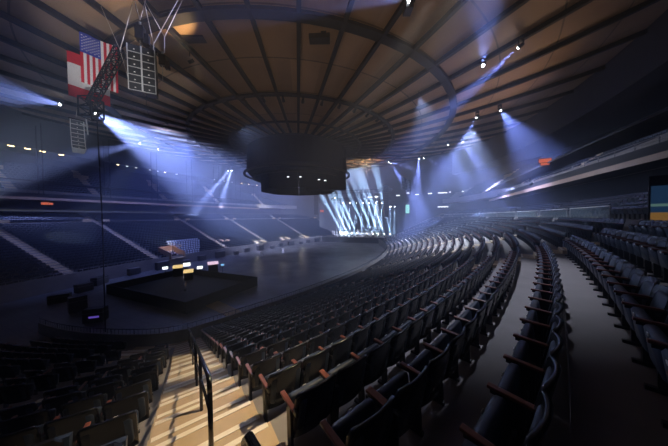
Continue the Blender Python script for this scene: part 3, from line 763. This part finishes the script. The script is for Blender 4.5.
sc = empty('video_panel', at(407.5, 209, 66), -.35, 'small lit teal video panel right of the stage', 'screen')
MB().box((0,0,0), (1.3,.2,2.9)).build('frame', m_black, sc); MB().box((0,-.12,0), (1.1,.03,2.6)).build('display', led, sc)

# rigging at upper left
def wire(pts, label, r=.022):
    mb = MB(); P = [Vector(p) for p in pts]; mb.tube(P, r, 6); return tag(mb.build('rigging_cable', m_cable), label, 'cable', 'pale rigging cables at upper left')
T1 = at(120, 50, 15.5); A1 = at(153.5, 44, 15); A2 = at(164.5, 37, 15.2); A3 = at(140, 20, 15)
WL = [([at(140,-22,15.2), T1], 'pale cable running up right from the top of the slanted truss'), ([at(128,-22,15), A3], 'left strand of the V above the chain hoist'), ([at(152,-22,15), A3], 'right strand of the V above the chain hoist'),
 ([at(139,-22,15), A1], 'pale cable running up left from the speaker column corner'), ([at(190,-22,15), A1], 'pale cable running up right from the speaker column corner'),
 ([at(133,-20,15.4), A2], 'cable from the upper left to the small hoist'), ([at(193,-22,15.4), A2], 'cable from the upper right to the small hoist'), ([A2, at(164.5,53,15.2)], 'short pale cable holding the small hoist'),
 ([at(101,6,16), T1], 'thin cable from the roof beam down to the slanted truss'), ([T1, at(131,88,15.2)], 'thin cable from the truss top along the speakers'), ([A1, at(153.5,52,15)], 'short pale cable at the top of the speaker column')]
for p, l in WL: wire(p, l, .012 if 'thin' in l else .022)
def hoist(p, s, label):
    r = empty('chain_hoist', p, .3, label, 'hoist'); MB().box((0,0,-.35*s), (.30*s,.26*s,.55*s)).build('housing', m_black, r, bevel=.03)
    MB().tube([Vector((0,0,.12*s)), Vector((0,0,-.1*s))], .05*s, 8).build('hook', m_grey, r); MB().box((.2*s,.05,-.55*s), (.2*s,.18*s,.4*s)).build('chain_bag', m_black, r); MB().tube([Vector((-.03,0,-.6*s)), Vector((-.03,0,-1.4*s))], .02, 6).build('chain', m_grey, r); return r
hoist(at(140,25,15), 1.6, 'black chain hoist above the double speaker column'); hoist(at(162.5,54,15.3), 1.3, 'black chain hoist right of the double speaker column')
truss(T1, at(91, 104, 17.3), .50, 'black slanted truss in front of the flags', r=.042, m=m_black)
truss(at(91, 99, 17.3), at(91.5, 118, 17.3), .95, 'black box frame at the lower end of the slanted truss', upv=Vector((0,1,0)), r=.06, m=m_black)
pc = at(97, 118, 17.3); pb = Vector((pc.x, pc.y, .02))
tag(MB().tube([pc, (pc.x+.1, pc.y, EYE), pb], .038, 8).build('hanging_pipe', m_blackg), 'thin black cable running from the box frame down to the floor', 'cable')
tr = at(76, 117, 22); tag(MB().tube([tr, at(79,96,22), (at(80,90,22)[0], at(80,90,22)[1], roof_z(36)-.3)], .03, 6).build('hanging_cable', m_cable), 'pale cable above the curved speaker column', 'cable')
tag(MB().bar(at(72,119,22), at(88,127,22), .09).bar(at(86,118,22.2), at(88,135,22.2), .07).build('rigging_bar', m_arr), 'pale rigging bar over the curved speaker column', 'rigging bar')

# flags
m_fr = mat('flag_red', (.60,.012,.03), .8, noise=.1, scale=6); m_fw = mat('flag_white', (.85,.83,.86), .8, noise=.06, scale=6); m_fb = mat('flag_blue', (.02,.035,.38), .8, noise=.1, scale=6)
def flag(tl, trp, h, pattern, name, label, deco=None):
    """tl,trp: upper corners; hangs down h; pattern(i,j,NI,NJ)->material"""
    tl, trp = Vector(tl), Vector(trp); ex = trp-tl; wd = ex.length; nrm = Vector((ex.y, -ex.x, 0)).normalized()
    if nrm.dot(-tl) < 0: nrm = -nrm
    root = empty(name, tl, 0, label, 'flag'); NI, NJ = 26, 20
    def P(s, t, o=0): return ex*s+Vector((0,0,-h*t))+nrm*(.05*sin(s*9+t*1.5)+o)
    mb = MB()
    for layer, o in ((0, .004), (1, -.004)):
        k0 = len(mb.v)
        for j in range(NJ+1):
            for i in range(NI+1): mb.v.append(tuple(P(i/NI, j/NJ, o)))
        for j in range(NJ):
            for i in range(NI):
                a = k0+j*(NI+1)+i; mb.f.append((a, a+1, a+NI+2, a+NI+1)); mb.mi.append(pattern(i, j, NI, NJ))
    mb.build('cloth', [m_fr, m_fw, m_fb], root, smooth=True)
    MB().tube([P(-.02,0), P(1.02,0)], .03, 8).build('pole', m_rail, root)
    if deco: deco(P, root, wd, h)
    return root
def us(i, j, NI, NJ): return 2 if (i < 14 and j < 8) else (0 if (i//2) % 2 == 0 else 1)
def stars(P, root, wd, h):
    mb = MB()
    for r in range(9):
        for c in range(6 if r % 2 == 0 else 5):
            s = (r+1)/10*(14/26); t = ((c+1 if r % 2 == 0 else c+1.5)/7)*.4
            pts = []
            for q in range(10):
                a = q*pi/5; rr = .062 if q % 2 == 0 else .026; pts.append(P(s+rr*cos(a)/wd, t+rr*sin(a)/h, .012))
            ce = P(s, t, .014); k0 = len(mb.v); mb.v += [tuple(p) for p in pts]+[tuple(ce)]
            mb.f += [(k0+q, k0+(q+1) % 10, k0+10) for q in range(10)]; mb.mi += [0]*10
    o = mb.build('stars', m_fw, root); o['label'] = 'fifty small white stars'
def ca(i, j, NI, NJ): return 1 if NJ*.25 <= j < NJ*.75 else 0
def leaf(P, root, wd, h):
    out = [(0,-.42),(.03,-.16),(.22,-.2),(.18,-.1),(.42,.06),(.36,.12),(.4,.28),(.24,.24),(.2,.3),(.1,.18),(.14,.42),(.06,.38),(0,.5)]
    pts = out+[(-x, y) for x, y in reversed(out[1:-1])]
    mb = MB(); mb.v = [tuple(P(.5+y*.62*1.0, .5+x*.40*wd/h*1.2, .012)) for x, y in pts]+[tuple(P(.5,.5,.014))]; n = len(pts)
    mb.f = [(q, (q+1) % n, n) for q in range(n)]; mb.mi = [0]*n; o = mb.build('maple_leaf', m_fr, root); o['label'] = 'red maple leaf emblem'
flag(at(79,31,17), at(117,47.5,18.9), 3.85, us, 'flag', 'striped red and white flag with starred blue corner hanging at upper left', stars)
flag(at(66.5,50,18.6), at(109,66,20.6), 3.75, ca, 'flag', 'red and white flag hanging behind the starred one', leaf)

# boxes under the ceiling
def ceiling_box(u0, v0, u1, v1, y, label, dpt=.8):
    p, q = at(u0, v0, y), at(u1, v1, y); r = empty('projector_box', (p+q)/2, 0, label, 'projector', 'dark boxes hung under the ceiling')
    w, h = abs(q.x-p.x), abs(p.z-q.z); MB().box((0,0,0), (w,dpt,h)).build('housing', m_blackg, r, bevel=.04)
    rz = roof_z(hypot(r.location.x-O[0], r.location.y-O[1]))-.5-r.location.z
    b = MB(); 
    for x in (-w*.35, w*.35): b.bar((x,0,h/2), (x,0,max(h/2+.1, rz)), .05)
    b.build('bracket', m_black, r); MB().tube([Vector((w*.2,-dpt/2,0)), Vector((w*.2,-dpt/2-.15,0))], min(w,h)*.25, 12).build('lens_tube', m_black, r)
for a in ((181,29,205,40,20,'dark box left of the vertical beam, beside the bright beam edges'), (309,28,330,41,20,'square dark box right of the vertical beam near the top'), (401,61,414,71,27,'tilted dark box at the outer ring right of centre'),
          (441,100,448,108,38,'small dark box on the far right of the outer ring'), (370,128,385,136,44,'dark box right of the scoreboard under the inner ring'), (179,112,196,124,44,'hazy dark box left of the scoreboard'), (300,106,317,122,36,'dark box just above the scoreboard'), (404,0,412,12,17,'dark box at the top edge right of centre'), (432,24,442,30,24,'small dark clamp box on a right beam')): ceiling_box(*a)

# ------------------------------------------------------------------ floor of the arena
foh = empty('mixing_platform', aw(-21.5, -3.8, 0), 0, 'dark walled mixing platform on the arena floor with lit desks inside', 'platform')
fp = MB()
for a0, a1, n0, n1 in ((-26.2,-16.8,-11.2,-11.1),(-26.2,-16.8,3.8,3.9),(-26.2,-26.1,-11.2,3.9),(-16.9,-16.8,-11.2,3.9)):
    rel(abox(MB(), a0, a1, n0, n1, 0, 1.15), foh).build('barrier_panel', m_black, foh)
rel(abox(MB(), -26, -17, -11, 3.7, .02, .3), foh).build('deck', m_black, foh)
scr_w = glow('white_monitor', (.85,.92,1), 2.2); scr_y = glow('amber_console', (1,.72,.30), .9); scr_p = glow('pink_console', (.9,.65,.9), 1.0); scr_b = glow('blue_monitor', (.25,.55,1), 1.0)
def desk(p, w, mt, label, monitor=True):
    r = empty('mixing_desk' if not monitor else 'monitor', (p.x, p.y, .3), .55, label, 'monitor' if monitor else 'mixing desk')
    z = p.z-.3
    if monitor:
        MB().box((0,0,z), (w,.05,w*.6)).build('housing', m_black, r); MB().box((0,-.03,z), (w*.94,.015,w*.54)).build('display', mt, r); MB().bar((0,.02,0), (0,.02,z), .06).build('stand', m_black, r)
    else:
        MB().box((0,0,z), (w,.9,.16), M=RX(radians(14))).build('console_surface', mt, r); MB().box((0,0,(z-.1)/2), (w*.9,.7,max(.1,z-.1))).build('console_body', m_black, r)
desk(at(165.2,268,32.0), .7, scr_w, 'leftmost small white monitor on the mixing platform')
desk(at(186.8,264.5,34.4), 1.0, scr_w, 'largest white monitor on the mixing platform')
desk(at(199.8,267.5,32.6), .75, scr_w, 'white monitor in the middle of the mixing platform')
desk(at(222.5,264.8,34), .5, scr_b, 'small blue monitor at the right of the mixing platform')
desk(at(178,266.5,33.2), 1.3, scr_y, 'amber lit mixing desk beside the largest monitor', False)
desk(at(188.5,271,31.3), 1.2, scr_y, 'amber lit mixing desk in front of the largest monitor', False)
desk(at(213,263,34.6), 1.5, scr_p, 'pinkish lit mixing desk at the right of the mixing platform', False)
def led_lamp(p, pw, col):
    l = bpy.data.lights.new('desk_glow', 'POINT'); l.energy = pw; l.color = col; l.shadow_soft_size = .2; o = bpy.data.objects.new('desk_glow', l); COL.objects.link(o); o.location = p
pl = empty('floor_ramp', aw(-14.6, 7.0, 0), 0, 'yellowish plywood ramp lying on the floor by the mixing platform', 'ramp')
q = [at(199,302,1), at(213,299,1)]
def fpt(u, v, z=0.0):
    d = cam_vec((u-334)/F, 1, (223-v)/F); t = (z-EYE)/d.z; return Vector((d.x*t, d.y*t, z))
c = [fpt(200,303.5), fpt(214,299.5), fpt(251,316), fpt(240,323)]
mb = MB().add([p+Vector((0,0,z)) for z in (.01, .07) for p in c], [(0,1,2,3),(7,6,5,4),(0,4,5,1),(1,5,6,2),(2,6,7,3),(3,7,4,0)]); rel(mb, pl).build('plywood_sheet', m_ply, pl)
for k, (u, v) in enumerate(((261.5,256), (283,252.5))):
    p = fpt(u, v); r = empty('cocktail_table', p, 0, f"tall table under a white cloth on the arena floor, {['left','right'][k]} of two", 'table', 'white cloth tables on the floor')
    MB().lathe([(.01,1.1),(.38,1.1),(.40,1.08),(.30,.9),(.26,.5),(.36,.01)], (0,0,0), 20).build('tablecloth', m_white, r, smooth=True); MB().lathe([(.01,1.12),(.37,1.12),(.37,1.10)], (0,0,0), 20).build('tabletop', m_white, r)
# flight cases and equipment in the dark left part of the floor
m_case = mat('flight_case', (.03,.03,.035), .4); m_pur = glow('purple_display', (.25,.15,1), .35)
for k, (u, v, w, h, lb) in enumerate(((96,322,1.4,1.2,'nearest flight case with a purple display'), (60,303,1.6,.9,'wide flight case in the dark left of the floor'), (78,312,1.2,1.5,'tall flight case at the left of the dark floor'), (84,292,1.5,1.0,'flight case left of the mixing platform'), (100,285,1.8,1.1,'farthest flight case towards the far boards'))):
    p = fpt(u, v); r = empty('flight_case', p, .3+k*.35, lb, 'flight case', 'flight cases on the arena floor')
    MB().box((0,0,h/2+.1), (w,.8,h)).build('case_body', m_case, r, bevel=.03)
    for x in (-w*.4, w*.4):
        for y in (-.3, .3): MB().box((x,y,.06), (.1,.06,.12)).build('caster', m_grey, r)
    MB().box((0,0,h*.7+.1), (w+.02,.82,.04)).build('lid_edge', m_grey, r)
    if k == 0: MB().box((.1,-.41,h*.5), (.7,.02,.16)).build('display', m_pur, r)
# equipment along the far boards
for k in range(14):
    a = -13+k*4.1; psx = inv_arc('far', -a, 0); x, y, ix, iy = ring('far', psx, -1.0-.5*(k % 3)); w = (1.6,2.2,1.1)[k % 3]; h = (1.0,.8,1.3)[(k*2) % 3]
    r = empty('equipment_cart', (x, y, 0), atan2(-ix, iy)+.1*(k % 2), f'dark equipment cart along the far boards, {ordn(k+1)} from the left', 'cart', 'equipment carts along the far boards')
    MB().box((0,0,h/2+.12), (w,.7,h)).build('body', m_case, r, bevel=.03); MB().box((0,0,h+.15), (w*.94,.66,.05)).build('top', m_grey, r)
    for xx in (-w*.4, w*.4): MB().box((xx,0,.06), (.1,.5,.12)).build('caster', m_grey, r)

# vomitories on the far side: pale lit walls round an opening
def vomitory(ps, d, w, h, pw, mt, label, name='vomitory'):
    x, y, ix, iy = ring('far', ps, d); rz = atan2(-ix, iy); z = ROWS[0][1]+max(0, d)*RISE/PITCH_ROW
    r = empty(name, (x, y, z), rz, label); r['kind'] = 'structure'
    for sx in (-1, 1): MB().add([(sx*w/2+o, yy, zz) for o in (-.1, .1) for yy, zz in ((-2.4,0),(1.4,0),(1.4,h*.5),(-2.4,h))], [(0,1,2,3),(7,6,5,4),(0,4,5,1),(1,5,6,2),(2,6,7,3),(3,7,4,0)]).build('side_wall', mt, r)
    MB().box((0,-2.4,h/2), (w,.15,h)).build('back_wall', mt, r); MB().box((0,-.4,.05), (w,3.6,.1)).build('landing', m_step, r)
    l = bpy.data.lights.new('vomitory_lamp', 'POINT'); l.energy = pw; l.color = (1,.72,.45) if mt is m_brown else (1,.90,.72); l.shadow_soft_size = .15
    o = bpy.data.objects.new('vomitory_lamp', l); COL.objects.link(o); o.parent = r; o.location = (0,-1.0,h*.9)
for a_, d_, w_, h_, pw, mt, lb in ((2.6,.6,2.6,2.2,60,m_brown,'brown lit vomitory at the foot of the far stand'), (1.4,5,1.8,.8,9,m_step,'pale vomitory left of the white lit seats'), (-4.3,5,1.8,.8,12,m_brown,'reddish vomitory right of the white lit seats'),
                           (-8.4,1.0,2.6,1.1,160,m_step,'cream lit landing, nearest of three by the far boards'), (-13.2,1.2,2.6,1.1,170,m_step,'cream lit landing, middle of three by the far boards'), (-17.2,1.0,2.6,1.1,260,m_step,'cream lit landing, farthest of three by the far boards')):
    vomitory(radians(a_), d_, w_, h_, pw, mt, lb)

# lamps along the far fascia, far bridge and end wall
nl = 0
for u in (8,27,44,63,118,127,136,149,157,165,176,214,224,233,241,249,257,262,272,277,283):
    t = (u-334)/F   # find the point of the fascia ring seen at this column
    best = min((abs((lambda q: 334+F*q[0]/q[1])(cam_space(*ring('far', radians(p_), 29.2)[:2], EYE+14.8))-u), p_) for p_ in np.arange(-33, 60, .25) if cam_space(*ring('far', radians(p_), 29.2)[:2], EYE+14.8)[1] > 1)
    x, y, ix, iy = ring('far', radians(best[1]), 29.2); nl += 1; warm = u < 120 or u > 240 or u % 3 == 0
    r = empty('soffit_lamp', (x, y, EYE+14.7), atan2(-ix, iy), f'small lamp along the upper rim of the far stand, {ordn(nl)} from the left', 'lamp', 'lamps along the upper rim of the far stand')
    MB().box((0,0,.12), (.5,.3,.15)).build('housing', m_black, r); MB().box((0,.05,0), (.42 if u > 100 else .7,.26,.12)).build('bulb', m_bulb if warm else m_strip, r)
for k, (u, v, y, w) in enumerate(((442.5,192.8,76,3.0),(443,206.8,76,3.4),(430,193.5,76,1.3),(417,194.5,76,1.2),(398,195.5,74,1.2),(408,193.0,74,.8),(450,192,76,.6),(463,191.5,74,.7),(370,197.2,76,1.6),(376.5,196.8,76,1.2))):
    p = at(u, v, y); r = empty('light_panel', p, -.2, f'small glowing white panel in the haze right of the stage, {ordn(k+1)} largest to smallest', 'light panel', 'glowing panels beyond the stage')
    MB().box((0,.08,0), (w+.1,.12,.45)).build('frame', m_black, r); MB().box((0,0,0), (w,.05,.32)).build('panel', m_strip, r)
for k, (u, v, y, w, h) in enumerate(((545,160.5,30,1.3,.5),(545,164,30,.9,.3),(45.5,203.5,40,1.0,.45),(51,203.8,40,.5,.35),(322,211,82,1.6,.8),(509,213.5,48,.8,.8))):
    r = empty('red_sign', at(u, v, y), (-.5 if u > 400 else .6), f"small glowing red sign {['in the haze at upper right','just below another red sign at upper right','under the far bridge at left','just right of another red sign under the far bridge','left of the stage','above the far rows at right'][k]}", 'sign', 'small red signs')
    MB().box((0,.05,0), (w+.1,.1,h+.1)).build('housing', m_black, r); MB().box((0,-.01,0), (w,.03,h)).build('face', m_red, r)
# ribbon lamps under the far bridge: thin lit line
for side, nn, zz, s in (('far', -41.4, 1.35, 'thin'), ):
    mb = MB(); rb = glow('ribbon', (.40,.45,.62), .10)
    mb.bar(aw(-30, nn, EYE+2.0), aw(40, nn, EYE+2.0), .12, .22); tag(mb.build('ribbon_board', rb), 'long thin dimly lit ribbon board under the far bridge', 'ribbon board')

# booth with a lit picture at the right edge
bp = at(668, 204, 9.2)
bt = empty('display_booth', (bp.x+.15, bp.y, WALK[1]+.4), radians(-52), 'booth with a blue and orange lit panel at the right edge', 'booth')
zb = bp.z-(WALK[1]+.4)
MB().box((0,.25,zb/2+.4), (1.1,.4,zb+1.7)).build('housing', m_black, bt)
m1 = glow('blue_picture', (.03,.09,.22), .25); m2 = glow('teal_band', (.20,.38,.36), .30); m3 = glow('orange_picture', (.32,.17,.05), .45)
MB().box((0,.03,zb+.42), (1.0,.04,.78)).build('blue_panel', m1, bt); MB().box((0,.03,zb-.03), (1.0,.04,.12)).build('light_band', m2, bt)
MB().box((0,.03,zb-.22), (1.0,.04,.26)).build('blue_band', m1, bt); MB().box((0,.03,zb-.60), (1.0,.04,.5)).build('orange_panel', m3, bt)
